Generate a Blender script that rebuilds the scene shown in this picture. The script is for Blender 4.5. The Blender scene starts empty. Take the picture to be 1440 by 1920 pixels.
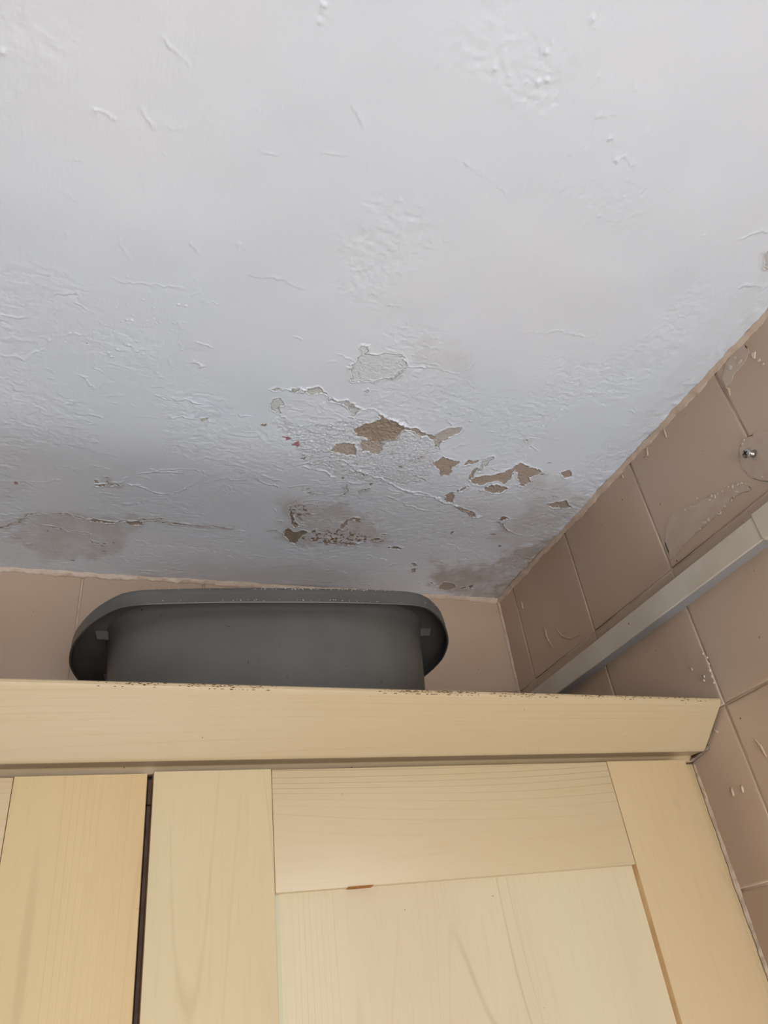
import bpy, bmesh, math, random
import numpy as np
from mathutils import Vector, Matrix

# ---------------------------------------------------------------- camera, light, exposure
CZ = 1.900                      # eye height above the floor; the ceiling is 0.512 m higher
scene = bpy.context.scene
cam_data = bpy.data.cameras.new('camera')
cam = bpy.data.objects.new('camera', cam_data)
scene.collection.objects.link(cam)
RIGHT = Vector((0.936567, -0.329702, -0.118905))
UP = Vector((-0.096148, -0.567928, 0.817443))
FWD = Vector((0.337042, 0.754158, 0.563603))
cam.matrix_world = Matrix(((RIGHT.x, UP.x, -FWD.x, 0), (RIGHT.y, UP.y, -FWD.y, 0), (RIGHT.z, UP.z, -FWD.z, CZ), (0, 0, 0, 1)))
cam_data.sensor_fit = 'HORIZONTAL'
cam_data.sensor_width = 36.0
cam_data.lens = 1369.73 / 1440 * 36
cam_data.clip_start = 0.01
scene.camera = cam

world = bpy.data.worlds.new('sky')
scene.world = world
world.use_nodes = True
world.node_tree.nodes['Background'].inputs['Color'].default_value = (0.75, 0.85, 1.0, 1)
world.node_tree.nodes['Background'].inputs['Strength'].default_value = 0.6

def area(name, loc, target, sx, sy, power, col):
    d = bpy.data.lights.new(name, 'AREA'); d.shape = 'RECTANGLE'; d.size = sx; d.size_y = sy
    d.energy = power; d.color = col
    o = bpy.data.objects.new(name, d); scene.collection.objects.link(o)
    o.location = loc
    o.rotation_euler = (Vector(target) - Vector(loc)).to_track_quat('-Z', 'Y').to_euler()
    return o
# daylight through the window behind the camera, and the sun falling through it on to the floor
area('window_daylight', (0.10, -1.00, 1.45), (0.10, 0.0, 1.66), 0.9, 0.8, 17, (0.94, 0.955, 0.985))
sun_data = bpy.data.lights.new('sun', 'SUN'); sun_data.energy = 35; sun_data.angle = 0.02; sun_data.color = (0.80, 0.91, 1.04)
sun = bpy.data.objects.new('sun', sun_data); scene.collection.objects.link(sun)
sun.location = (1, -4, 4)
sun.rotation_euler = Vector((-0.05, 0.72, -1.0)).to_track_quat('-Z', 'Y').to_euler()

scene.view_settings.view_transform = 'Standard'
scene.view_settings.look = 'None'
scene.view_settings.gamma = 1.0
scene.view_settings.use_curve_mapping = False
scene.view_settings.exposure = 0.25
scene.render.film_transparent = False

# ---------------------------------------------------------------- measured marks (millimetres)
# ceiling marks: x, y on the ceiling; wall marks: y along the wall, height above the eye
BARE = [
  (0.35, [(157.0, 500.3), (162.9, 495.1), (170.8, 494.9), (179.5, 497.7), (180.8, 502.3), (178.0, 500.5), (172.2, 500.1), (166.3, 503.8), (160.2, 502.0)]),
  (0.3, [(124.1, 504.4), (129.0, 501.8), (134.9, 503.6), (133.3, 506.3), (126.7, 506.2)]),
  (0.3, [(142.9, 502.3), (147.4, 500.0), (152.5, 500.2), (148.1, 503.0)]),
  (0.25, [(131.1, 521.1), (134.6, 517.1), (140.3, 517.5), (142.8, 523.5), (139.6, 529.1), (143.9, 538.2), (141.0, 540.5), (133.8, 533.7), (131.3, 527.6)]),
  (0.3, [(180.4, 500.8), (185.1, 509.4), (189.7, 505.2), (195.5, 508.9), (200.0, 504.6), (206.3, 505.7), (214.5, 513.1), (219.9, 518.7), (217.4, 526.2), (212.5, 522.0), (208.4, 512.7), (201.9, 510.8), (195.0, 511.4), (186.7, 510.8)]),
  (1.45, [(222.6, 546.3), (229.1, 539.6), (238.2, 529.7), (247.3, 523.4), (256.3, 524.1), (269.0, 527.7), (276.8, 531.6), (272.8, 541.5), (273.5, 547.0), (265.8, 554.2), (256.4, 560.8), (245.0, 557.4), (236.4, 558.2), (227.6, 554.4)]),
  (0.8, [(210.6, 572.8), (219.3, 568.2), (229.1, 567.2), (234.3, 575.7), (238.1, 587.6), (228.0, 588.6), (211.9, 585.9), (207.5, 583.9)]),
  (0.75, [(236.3, 562.0), (246.5, 558.0), (256.4, 560.8), (263.4, 562.2), (264.3, 579.6), (253.2, 577.8), (244.0, 577.7), (239.2, 570.9)]),
  (0.8, [(243.3, 515.5), (251.3, 520.8), (276.1, 529.9), (288.2, 531.0), (303.0, 535.4), (305.8, 542.3), (290.9, 537.9), (276.2, 533.5), (255.4, 525.2), (242.1, 522.7)]),
  (0.08, [(201.8, 441.3), (213.6, 440.0), (223.3, 435.6), (234.0, 433.9), (242.8, 439.1), (245.4, 449.0), (242.6, 460.2), (237.4, 465.3), (224.1, 470.6), (214.3, 475.9), (199.8, 477.5), (194.2, 466.6), (193.1, 459.4), (197.1, 451.1), (196.8, 439.6), (194.5, 432.4), (202.1, 430.6), (202.9, 438.2)]),
  (0.3, [(214.4, 488.5), (217.4, 485.4), (219.0, 488.3), (216.7, 492.0)]),
  (1, [(329.3, 581.5), (336.6, 569.0), (347.8, 571.7), (359.2, 574.5), (360.5, 579.2), (352.9, 583.2), (357.0, 588.7), (358.0, 598.8), (348.9, 601.8), (342.8, 591.4), (333.3, 586.9)]),
  (1.1, [(367.9, 576.6), (370.2, 568.6), (382.3, 565.1), (387.5, 561.6), (378.1, 570.8), (370.2, 576.1)]),
  (1, [(382.5, 596.9), (385.1, 578.3), (389.5, 580.0), (386.6, 600.0)]),
  (0.3, [(392.9, 587.1), (388.3, 577.7), (388.1, 562.7), (392.7, 558.1), (397.6, 560.9), (395.7, 571.2), (391.6, 577.1)]),
  (1.15, [(386.6, 600.0), (396.3, 594.3), (416.9, 585.2), (428.4, 572.6), (431.2, 564.4), (436.5, 560.9), (447.4, 567.7), (457.3, 565.9), (467.8, 573.0), (465.7, 577.4), (457.6, 582.8), (464.0, 591.1), (462.6, 595.4), (453.1, 598.5), (442.5, 585.7), (432.9, 574.4), (435.5, 589.6), (433.5, 603.4), (423.0, 597.3), (415.5, 604.0), (402.8, 607.7), (391.1, 605.8)]),
  (1, [(409.3, 617.4), (417.3, 607.8), (434.8, 605.9), (440.8, 610.4), (437.9, 619.2), (423.6, 620.4)]),
  (1, [(450.4, 600.4), (461.3, 592.9), (458.2, 604.4)]),
  (1.3, [(493.1, 568.2), (497.6, 564.7), (503.7, 562.3), (511.1, 572.9), (506.4, 579.2), (500.0, 575.0)]),
  (0.9, [(368.8, 639.9), (372.1, 631.0), (377.9, 629.9), (384.1, 650.0), (372.7, 644.8)]),
  (0.9, [(382.6, 626.4), (386.3, 614.8), (388.8, 614.3), (387.0, 624.2)]),
  (0.9, [(391.1, 657.4), (400.3, 657.3), (419.3, 665.9), (430.3, 673.1), (420.8, 673.2), (402.8, 662.8)]),
  (1.6, [(461.2, 672.6), (467.0, 668.5), (475.6, 671.7), (468.8, 676.0)]),
  (0.6, [(312.6, 537.5), (319.6, 529.4), (325.3, 520.5), (333.6, 517.6), (338.1, 522.3), (336.6, 531.5), (328.5, 538.9), (325.2, 546.4), (329.3, 559.7), (322.6, 551.6), (316.3, 548.2)]),
  (0.9, [(293.7, 535.8), (313.5, 539.6), (316.9, 545.8), (298.7, 540.4)]),
  (1.5, [(318.8, 552.3), (321.7, 549.4), (324.2, 553.6), (320.7, 554.8)]),
  (1.2, [(510.8, 629.4), (531.1, 619.9), (548.4, 631.8), (536.4, 635.4), (515.7, 634.5)]),
  (1.9, [(192.4, 747.3), (196.6, 737.8), (205.1, 744.0), (210.7, 743.1), (216.9, 739.5), (224.5, 740.9), (220.8, 749.2), (216.5, 755.1), (214.7, 771.2), (209.7, 772.0), (203.8, 762.3), (196.5, 755.6)]),
  (1.6, [(190.3, 702.3), (193.1, 704.2), (201.3, 722.1), (210.4, 730.5), (204.2, 734.0), (195.4, 718.2)]),
  (1.3, [(247.8, 762.1), (255.7, 758.2), (261.1, 761.4), (252.1, 766.9)]),
  (1.4, [(279.9, 758.5), (288.7, 757.2), (295.8, 760.2), (284.8, 764.6)]),
  (1.5, [(314.3, 743.8), (320.4, 741.5), (325.2, 746.2), (317.2, 750.1)]),
  (1.6, [(340.2, 761.8), (358.1, 760.5), (355.8, 765.1), (342.6, 764.2)]),
  (1.2, [(261.5, 727.3), (262.1, 714.6), (271.3, 701.9), (284.4, 708.4), (284.5, 713.4), (272.8, 706.6), (267.0, 716.3), (265.4, 730.5)]),
  (1.2, [(388.7, 799.8), (393.8, 797.6), (399.0, 804.5), (393.2, 806.8)]),
  (1.2, [(391.2, 814.8), (397.3, 810.8), (402.4, 819.5), (395.6, 822.0)]),
  (1.2, [(450.4, 854.1), (456.1, 840.0), (476.0, 844.1), (478.6, 853.9), (470.9, 861.6), (457.0, 863.4)]),
  (1.9, [(488.3, 851.0), (496.3, 848.3), (507.1, 843.5), (504.6, 854.0), (498.8, 849.6), (493.8, 858.8)]),
  (1.5, [(551.3, 883.7), (560.9, 875.3), (561.5, 884.3)]),
  (1.3, [(435.3, 846.0), (442.8, 846.7), (440.3, 849.3)]),
  (0.5, [(66.1, 559.6), (73.3, 556.5), (75.2, 562.1), (67.8, 564.3)]),
  (1.6, [(-34.2, 758.6), (-24.5, 758.8), (-4.9, 759.4), (-7.2, 763.0), (-26.9, 762.0)]),
  (1.3, [(-28.7, 686.3), (-20.1, 685.5), (-21.1, 689.0), (-27.6, 690.2)]),
  (0.8, [(-29.4, 678.4), (-26.0, 677.7), (-25.8, 683.3), (-29.2, 685.2)]),
  (1.1, [(8.7, 759.7), (12.1, 754.4), (25.7, 752.2), (22.6, 761.0), (11.4, 762.8)]),
  (0.5, [(513.2, 249.2), (515.4, 243.0), (530.9, 259.2), (524.1, 258.0)]),
]
SPECK = [
  (1.5, [(224.5, 740.9), (229.8, 733.7), (248.9, 734.4), (260.1, 727.5), (286.5, 731.0), (305.0, 741.2), (327.2, 743.1), (328.0, 749.8), (308.0, 759.7), (281.9, 765.0), (249.2, 767.3), (246.7, 763.6), (230.7, 764.8), (217.8, 760.1)]),
  (0.8, [(185.2, 689.2), (192.7, 681.0), (207.2, 690.0), (217.9, 704.8), (212.1, 720.3), (201.5, 717.2), (190.2, 704.7)]),
  (0.6, [(190.4, 650.4), (206.1, 649.7), (217.1, 665.4), (200.1, 672.9)]),
]
ROUGH = [
  [(143.1, 544.5), (159.9, 551.8), (182.8, 545.4), (206.0, 535.5), (232.3, 525.8), (248.9, 522.3), (281.1, 535.5), (305.4, 541.3), (329.3, 559.7), (332.6, 583.3), (334.9, 613.5), (313.2, 628.1), (267.2, 631.2), (233.4, 627.2), (185.3, 611.5), (172.9, 585.9), (156.7, 567.0), (145.8, 556.4)],
]
STAIN_SHADE = [
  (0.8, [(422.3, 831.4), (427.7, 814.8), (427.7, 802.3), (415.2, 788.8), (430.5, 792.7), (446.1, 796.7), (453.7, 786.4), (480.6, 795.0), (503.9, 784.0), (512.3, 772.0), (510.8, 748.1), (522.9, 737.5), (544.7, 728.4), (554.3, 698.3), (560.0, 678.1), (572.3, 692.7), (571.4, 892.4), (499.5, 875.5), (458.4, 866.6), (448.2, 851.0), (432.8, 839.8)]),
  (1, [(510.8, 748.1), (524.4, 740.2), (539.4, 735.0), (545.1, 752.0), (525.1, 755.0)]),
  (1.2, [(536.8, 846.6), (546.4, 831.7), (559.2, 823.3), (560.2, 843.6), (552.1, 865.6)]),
  (0.16, [(247.9, 413.6), (272.9, 407.7), (304.0, 414.2), (311.0, 441.5), (288.2, 442.9), (260.7, 445.5)]),
  (0.5, [(232.0, 453.5), (240.1, 450.2), (241.5, 460.5), (233.5, 460.8)]),
  (0.35, [(451.3, 581.4), (516.5, 580.0), (565.8, 610.9), (562.0, 706.7), (512.0, 731.6), (465.6, 721.7), (490.8, 653.8)]),
  (0.5, [(177.0, 677.0), (222.2, 669.1), (286.1, 693.3), (336.9, 752.6), (222.9, 780.8), (188.7, 759.4)]),
  (0.5, [(-93.1, 761.5), (-46.3, 749.2), (26.7, 748.5), (-6.1, 841.5), (-83.2, 852.6), (-118.2, 807.4)]),
  (0.3, [(-124.0, 709.7), (-107.3, 696.7), (-102.7, 716.0), (-125.2, 728.2)]),
  (0.12, [(518.4, 394.8), (526.1, 257.5), (575.0, 308.6), (569.7, 604.3), (556.3, 749.8), (521.7, 579.1)]),  # faint shade beside the right wall, put into the ceiling colour
]
RED = [
  [(151.2, 569.9), (157.8, 567.7), (162.1, 573.2), (157.4, 576.0)],
  [(164.3, 577.4), (169.8, 577.2), (175.2, 581.7), (171.5, 584.3), (166.0, 581.7)],
  [(-113.4, 699.8), (-109.5, 698.1), (-106.0, 703.4), (-112.0, 704.5)],
]
RIDGE = [
  (0.7, 1, [(142.5, 541.9), (149.9, 543.8), (159.8, 551.3), (169.5, 551.9)]),
  (0.7, 1.2, [(142.1, 550.6), (150.4, 561.1), (160.7, 569.8), (171.5, 584.3), (178.3, 586.8)]),
  (0.9, 1, [(136.3, 504.8), (142.5, 502.7), (156.8, 499.6), (162.7, 494.3), (170.6, 494.2), (179.8, 496.9)]),
  (0.8, 1, [(186.4, 501.8), (193.7, 506.8), (202.3, 504.1), (213.2, 512.6), (220.9, 514.3), (232.2, 511.9), (241.6, 514.2), (254.2, 521.9), (275.8, 529.0), (302.3, 533.7)]),
  (0.6, 1, [(194.9, 476.3), (201.6, 479.5), (211.9, 475.6), (224.1, 470.6), (237.2, 464.6), (245.1, 448.3), (250.8, 447.7), (257.7, 444.4), (265.9, 444.3)]),
  (0.5, 1.4, [(198.8, 440.6), (201.1, 453.1), (205.1, 467.1), (209.0, 473.9)]),
  (0.4, 1, [(200.4, 457.7), (205.2, 465.6), (210.7, 472.0), (225.9, 475.7)]),
  (0.4, 0.8, [(231.2, 477.6), (235.6, 479.8), (240.3, 479.6), (238.9, 475.9)]),
  (0.3, 0.8, [(164.9, 520.4), (173.9, 519.3), (183.8, 513.0)]),
  (0.6, 1, [(179.8, 612.8), (186.6, 609.5), (193.8, 603.1), (209.2, 594.2), (221.9, 593.8), (235.5, 596.1)]),
  (0.35, 0.8, [(211.4, 522.3), (215.4, 527.4), (222.5, 526.8)]),
  (0.5, 0.9, [(247.2, 450.0), (265.1, 442.3), (279.5, 442.7), (294.4, 443.7), (301.4, 443.6), (307.9, 434.8), (308.5, 423.8)]),
  (1.1, 1.3, [(300.4, 630.4), (317.0, 638.1), (337.5, 637.2), (353.8, 642.6), (385.8, 654.0), (427.5, 675.1), (438.9, 674.7)]),
  (0.5, 1, [(303.1, 601.5), (314.2, 604.4), (327.5, 612.3), (343.3, 617.3)]),
  (0.4, 0.8, [(325.9, 661.5), (342.9, 668.6), (363.7, 675.3)]),
  (0.6, 1, [(463.4, 676.9), (475.5, 689.1), (495.6, 700.4), (519.6, 706.6), (536.1, 702.3)]),
  (0.5, 0.8, [(364.4, 617.4), (378.1, 616.3), (393.4, 610.8), (417.9, 609.0), (443.6, 601.6)]),
  (0.5, 1.2, [(314.7, 510.7), (331.1, 519.3)]),
  (0.4, 1.2, [(323.6, 502.4), (330.9, 497.7), (334.2, 498.1)]),
  (0.4, 0.8, [(420.5, 525.0), (426.9, 517.8), (429.1, 518.6)]),
  (0.4, 0.8, [(430.6, 527.7), (445.3, 538.0)]),
  (0.4, 1, [(416.5, 530.5), (422.0, 534.2), (425.1, 543.2), (434.4, 553.7)]),
  (0.9, 1, [(182.0, 616.6), (195.4, 619.1), (207.3, 619.9), (217.7, 624.2), (228.5, 629.6)]),
  (0.9, 1, [(179.6, 612.0), (195.3, 609.0), (210.8, 600.1), (223.0, 597.7), (234.3, 600.5), (250.1, 612.9), (268.3, 619.0), (287.4, 626.2), (315.3, 636.6), (332.1, 642.7), (348.0, 645.7)]),
  (0.5, 0.8, [(229.6, 637.9), (242.4, 635.6), (255.4, 633.8), (273.4, 629.9)]),
  (0.5, 0.9, [(293.6, 651.9), (311.2, 656.8), (329.7, 663.0), (345.3, 668.7), (358.9, 672.4)]),
  (0.5, 0.8, [(312.5, 600.1), (323.4, 609.8), (334.3, 612.1)]),
  (0.4, 0.8, [(197.6, 679.0), (205.6, 678.8), (222.4, 670.1), (239.2, 661.5), (248.1, 654.3)]),
  (0.5, 0.8, [(264.2, 648.1), (275.8, 637.1), (286.4, 627.5)]),
  (0.5, 0.8, [(217.9, 704.8), (238.8, 698.8)]),
  (0.4, 0.8, [(242.0, 608.2), (270.0, 604.0), (307.0, 600.1)]),
  (0.4, 0.8, [(293.7, 636.1), (304.0, 640.9), (315.0, 643.5)]),
  (0.4, 0.8, [(182.7, 745.0), (189.3, 749.1), (194.5, 753.3)]),
  (0.5, 0.9, [(175.4, 653.2), (183.4, 653.9), (202.8, 647.1)]),
  (0.4, 0.8, [(237.4, 708.8), (249.7, 716.6), (263.5, 714.4), (273.7, 700.3)]),
  (0.8, 0.9, [(0.4, 681.8), (14.2, 679.2), (29.3, 691.1), (53.4, 691.0), (68.4, 673.5), (74.5, 664.1)]),
  (0.5, 0.9, [(8.4, 662.2), (30.6, 652.1), (66.7, 641.3), (80.2, 644.7), (83.1, 656.3)]),
  (0.5, 1.3, [(28.5, 654.5), (44.6, 653.4), (60.5, 648.4)]),
  (0.7, 1, [(33.2, 564.2), (47.9, 561.1), (56.6, 561.6)]),
  (0.4, 1, [(2.2, 569.8), (12.7, 570.8), (25.1, 568.2)]),
  (0.5, 0.9, [(98.2, 651.5), (116.7, 652.1), (131.0, 648.7)]),
  (0.5, 0.9, [(141.3, 643.4), (152.3, 654.0), (168.6, 657.4)]),
  (0.5, 0.8, [(98.4, 547.8), (109.5, 547.2), (116.1, 546.8)]),
  (0.6, 1, [(-68.1, 859.5), (-52.7, 860.0), (-39.6, 863.7)]),
  (0.5, 0.8, [(211.6, 861.7), (240.5, 864.1), (272.0, 861.9)]),
  (0.4, 0.8, [(59.8, 852.7), (77.0, 856.0), (85.3, 854.9)]),
  (0.5, 1, [(22.0, 863.5), (44.3, 866.2)]),
  (0.4, 0.8, [(20.1, 535.7), (40.9, 537.4), (68.7, 539.4)]),
  (0.4, 0.8, [(-95.4, 694.5), (-82.4, 692.9), (-67.0, 686.9)]),
  (0.5, 0.8, [(4.0, 665.0), (0.2, 677.7), (-26.8, 686.8)]),
  (0.3, 0.8, [(84.2, 664.4), (99.7, 653.2)]),
  (0.4, 0.8, [(-127.4, 805.3), (-120.4, 805.4), (-112.3, 807.7)]),
  (0.4, 0.8, [(-103.2, 819.7), (-93.6, 818.8)]),
  (0.6, 0.9, [(-60.4, 751.6), (-49.8, 753.2)]),
  (0.5, 0.8, [(-97.9, 766.8), (-93.3, 770.6), (-90.0, 774.7)]),
  (0.35, 0.9, [(200.4, 241.6), (215.5, 242.7), (226.5, 245.1), (237.2, 248.9), (249.8, 253.6), (263.6, 260.1)]),
  (0.5, 1, [(321.4, 203.2), (326.5, 207.7), (335.0, 204.2)]),
  (0.3, 0.7, [(295.8, 187.5), (304.8, 204.3)]),
  (0.3, 0.7, [(291.9, 186.4), (299.3, 182.1), (307.3, 178.7)]),
  (0.3, 0.8, [(233.6, 145.5), (237.8, 152.5)]),
  (0.3, 0.8, [(229.0, 157.0), (232.7, 161.6)]),
  (0.3, 0.8, [(303.5, 152.6), (309.7, 162.1)]),
  (0.3, 0.8, [(309.2, 188.2), (316.5, 199.9)]),
  (0.3, 0.8, [(204.8, 165.1), (211.1, 169.9), (215.4, 170.5)]),
  (0.3, 1, [(-67.1, 438.8), (-66.7, 459.1), (-67.9, 474.2), (-71.6, 488.6), (-77.8, 502.3), (-88.7, 510.2), (-97.2, 515.7), (-104.1, 512.9)]),
  (0.5, 1, [(21.4, 535.4), (28.7, 540.1), (40.8, 536.4), (55.1, 538.6), (67.9, 539.0)]),
  (0.4, 1, [(15.1, 524.6), (25.6, 522.3), (38.2, 513.5)]),
  (0.3, 1.2, [(31.4, 437.0), (36.9, 490.6)]),
  (0.4, 1, [(-36.6, 496.4), (-35.6, 510.8), (-27.1, 518.4)]),
  (0.5, 1.2, [(-106.7, 540.0), (-105.0, 555.1), (-96.7, 563.2)]),
  (0.5, 1.5, [(-75.7, 522.8), (-68.4, 527.7)]),
  (0.6, 1.2, [(-74.7, 533.8), (-69.1, 534.5)]),
  (0.4, 1, [(-51.9, 440.4), (-46.2, 442.2), (-42.7, 442.1)]),
  (0.3, 1, [(-51.5, 428.8), (-48.6, 435.7)]),
  (0.4, 1.2, [(-64.8, 552.2), (-57.2, 556.6)]),
  (0.5, 1, [(-103.4, 546.9), (-94.8, 547.0)]),
  (0.35, 0.9, [(-69.8, 436.4), (-59.8, 433.9), (-50.9, 430.2)]),
  (0.4, 1.2, [(-112.3, 513.9), (-99.4, 512.7), (-93.6, 515.8)]),
  (0.4, 1.2, [(-44.7, 524.3), (-34.1, 541.5)]),
  (0.35, 1, [(-23.3, 549.3), (-9.2, 540.1)]),
  (0.4, 1, [(17.3, 504.5), (23.3, 512.9)]),
  (0.4, 1.2, [(48.3, 486.1), (60.7, 488.9)]),
  (0.5, 1.2, [(26.1, 487.4), (34.1, 500.7)]),
  (0.4, 0.9, [(105.6, 266.6), (130.0, 260.7)]),
  (0.4, 0.8, [(68.7, 274.9), (79.8, 273.0)]),
  (0.35, 1, [(118.7, 224.2), (133.1, 239.0)]),
  (0.5, 1.2, [(-46.0, 278.7), (-37.7, 277.1), (-29.3, 279.4)]),
  (0.4, 1.5, [(-14.8, 268.0), (-5.4, 278.2), (16.7, 271.9)]),
  (0.4, 1.3, [(-5.7, 220.1), (15.3, 233.2)]),
  (0.35, 0.9, [(72.8, 381.1), (107.7, 377.7), (129.7, 383.4)]),
  (0.35, 0.9, [(-20.9, 372.0), (-14.4, 382.6)]),
  (0.3, 0.8, [(-60.7, 433.5), (-52.7, 428.8), (-48.5, 436.1)]),
  (0.35, 1, [(154.9, 341.5), (163.3, 360.9)]),
  (0.3, 1, [(302.2, 303.6), (318.2, 286.0)]),
  (0.4, 1.1, [(336.9, 382.5), (368.7, 371.6), (409.8, 370.0)]),
  (0.6, 1.4, [(513.2, 284.8), (526.6, 278.4), (544.7, 277.0)]),
  (0.6, 1.4, [(477.6, 241.8), (493.4, 229.6), (505.1, 229.2)]),
  (0.4, 1.2, [(325.3, 209.8), (332.3, 205.6), (344.5, 208.8)]),
  (0.4, 1, [(200.1, 383.6), (217.6, 376.3)]),
  (0.4, 1, [(-85.5, 269.4), (-87.6, 281.9)]),
  (0.35, 1, [(-67.4, 314.8), (-46.9, 313.1)]),
  (0.3, 1, [(-29.0, 409.5), (33.3, 407.4)]),
  (0.3, 1, [(223.5, 305.6), (250.5, 311.5)]),
  (0.35, 1.2, [(84.5, 174.6), (91.2, 180.2)]),
  (0.4, 1.4, [(29.7, 361.2), (38.9, 368.8)]),
  (0.4, 1.2, [(63.4, 352.4), (69.6, 363.5)]),
  (0.4, 1, [(45.3, 415.7), (60.8, 414.8)]),
]
CRACK = [
  (0.8, 0.6, 1.2, [(-128.7, 786.7), (-120.5, 784.3), (-115.6, 777.7), (-106.2, 773.9), (-101.0, 758.4), (-87.1, 753.8), (-80.2, 754.9)]),
  (0.8, 0.6, 1.2, [(-69.8, 752.0), (-60.4, 750.5), (-48.6, 755.3), (-39.6, 759.0)]),
  (1, 0.8, 1.8, [(-33.0, 759.5), (-23.3, 759.1), (-14.7, 760.0), (-6.0, 762.1), (-0.1, 757.2), (13.4, 755.4), (26.7, 748.5), (43.8, 743.3)]),
  (0.7, 0.7, 1, [(-77.1, 777.2), (-62.8, 784.3), (-45.8, 786.4), (-33.4, 791.7), (-34.4, 801.7), (-26.7, 809.3), (-14.0, 808.7)]),
  (0.9, 0.7, 1.4, [(39.4, 749.7), (78.0, 750.6), (128.4, 749.7)]),
  (0.9, 0.6, 1.2, [(-19.3, 675.3), (-18.0, 679.1), (-13.2, 686.3), (-3.9, 686.7)]),
  (0.8, 0.6, 1.2, [(264.2, 648.1), (269.4, 642.7), (271.6, 641.2)]),
  (0.8, 0.6, 1, [(241.8, 661.0), (247.8, 655.5), (242.7, 640.9)]),
  (0.8, 0.6, 1.6, [(318.0, 734.4), (330.1, 733.6)]),
  (0.6, 0.5, 1.4, [(188.2, 693.3), (190.8, 704.6), (197.6, 715.4)]),
  (0.6, 0.6, 1.3, [(175.9, 746.1), (182.7, 745.0)]),
  (0.8, 0.6, 1.4, [(463.4, 676.9), (478.2, 690.2), (487.4, 698.4)]),
  (0.8, 0.6, 1, [(308.7, 581.8), (312.1, 573.8)]),
  (0.6, 0.5, 1.2, [(508.4, 615.2), (519.2, 616.8)]),
  (0.6, 0.6, 1.2, [(421.0, 526.0), (421.6, 522.4)]),
  (0.7, 0.8, 1.3, [(468.4, 575.5), (475.4, 574.8)]),
  (0.6, 0.6, 1.5, [(271.6, 541.8), (273.0, 549.0), (264.9, 555.3), (256.3, 560.2), (245.2, 557.9)]),
  (0.8, 0.7, 1.3, [(471.5, 681.8), (480.9, 693.5), (488.8, 699.0)]),
  (0.5, 0.5, 0.5, [(513.7, 249.1), (526.1, 257.5)]),
]
NIB = [
  (2.2, 0.8, [(239.6, 175.8), (244.9, 172.7), (206.4, 176.1), (235.3, 157.0), (311.8, 195.9), (328.5, 209.6)]),
  (1.3, 0.5, [(217.4, 177.7), (225.4, 175.4), (279.6, 160.1), (233.5, 168.1), (195.1, 179.4), (298.9, 208.3), (351.7, 233.0), (362.6, 226.1), (346.1, 220.9), (205.2, 172.6), (240.5, 178.5), (237.3, 189.8), (245.2, 189.0), (338.4, 184.4), (288.5, 214.7)]),
  (1.2, 0.6, [(-24.5, 490.9), (-0.5, 483.5), (5.1, 485.5), (-7.8, 478.0), (-2.0, 471.4), (28.5, 422.6), (34.6, 422.4), (27.2, 443.5), (35.5, 440.7), (-7.2, 448.8), (-11.4, 449.3), (-17.3, 484.7), (-21.8, 494.8)]),
  (0.8, 0.45, [(-45.3, 448.6), (-37.4, 447.2), (-20.3, 438.2), (-12.4, 432.3), (-33.8, 432.9), (-31.0, 432.2), (-7.0, 443.3), (-27.6, 459.2), (-22.9, 458.4), (-20.7, 465.1), (-28.8, 475.4), (-36.0, 476.8), (-39.6, 477.7), (-42.6, 478.0), (10.5, 442.9), (15.7, 446.1), (12.1, 447.5), (4.8, 446.8), (-15.4, 452.4), (-34.7, 459.3), (-31.8, 457.2), (43.6, 474.7), (49.5, 477.4), (26.2, 452.3), (35.8, 453.8), (-9.4, 452.7), (-0.6, 424.7), (3.4, 415.5), (8.9, 431.1), (37.6, 508.7), (61.7, 510.3), (-59.8, 486.7)]),
  (1.2, 0.6, [(434.1, 468.4), (427.3, 497.2), (356.1, 498.8), (396.1, 519.4), (387.8, 521.1), (383.3, 510.7), (475.7, 500.9), (458.5, 515.0), (390.9, 504.7), (343.1, 506.9), (405.3, 509.6)]),
  (1, 0.5, [(5.0, 295.5), (1.8, 340.2), (-58.8, 376.2), (259.4, 314.6), (-8.6, 477.0), (-23.5, 490.1), (251.6, 359.0), (442.8, 245.5), (87.6, 173.7), (254.1, 129.6), (259.3, 134.5), (333.3, 264.0), (305.1, 348.7)]),
  (2, 0.6, [(-67.0, 687.3)]),
  (2.5, 0.7, [(85.9, 173.6), (86.8, 183.1), (255.0, 131.0), (-95.4, 255.4)]),
]
SPOT = [(472.7, 555.7, 1.5), (487.6, 549.8, 1.2), (488.3, 607.4, 1.8), (311.5, 576.4, 1.2), (473.7, 575.1, 1.3), (466.4, 592.0, 1.5), (382.0, 625.1, 1.4), (472.5, 709.0, 2.7), (302.7, 585.4, 0.9), (361.8, 584.0, 0.9), (-41.6, 485.1, 0.8), (394.3, 802.4, 2.9), (396.2, 815.9, 3.3), (458.2, 775.2, 1.5), (350.1, 762.0, 1.5), (356.9, 762.9, 1.8), (471.7, 708.6, 2.8), (414.0, 716.3, 1.9), (495.7, 735.8, 2.9), (181.6, 602.5, 1.5), (288.9, 532.7, 0.9), (279.2, 553.4, 0.9), (302.6, 585.2, 1.0), (278.6, 578.7, 1.0), (296.3, 595.6, 2.3), (-50.8, 850.6, 1.5), (-14.7, 824.2, 1.5), (-19.0, 813.2, 1.6), (-5.2, 806.8, 1.3), (-78.5, 790.4, 1.2), (219.4, 686.8, 1.2), (191.7, 680.1, 1.3), (204.8, 691.6, 1.6), (236.4, 629.2, 1.8), (256.2, 619.1, 1.7), (270.2, 632.6, 1.8), (325.5, 751.6, 1.5), (333.9, 742.1, 1.2), (130.8, 557.0, 2.7)]
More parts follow.
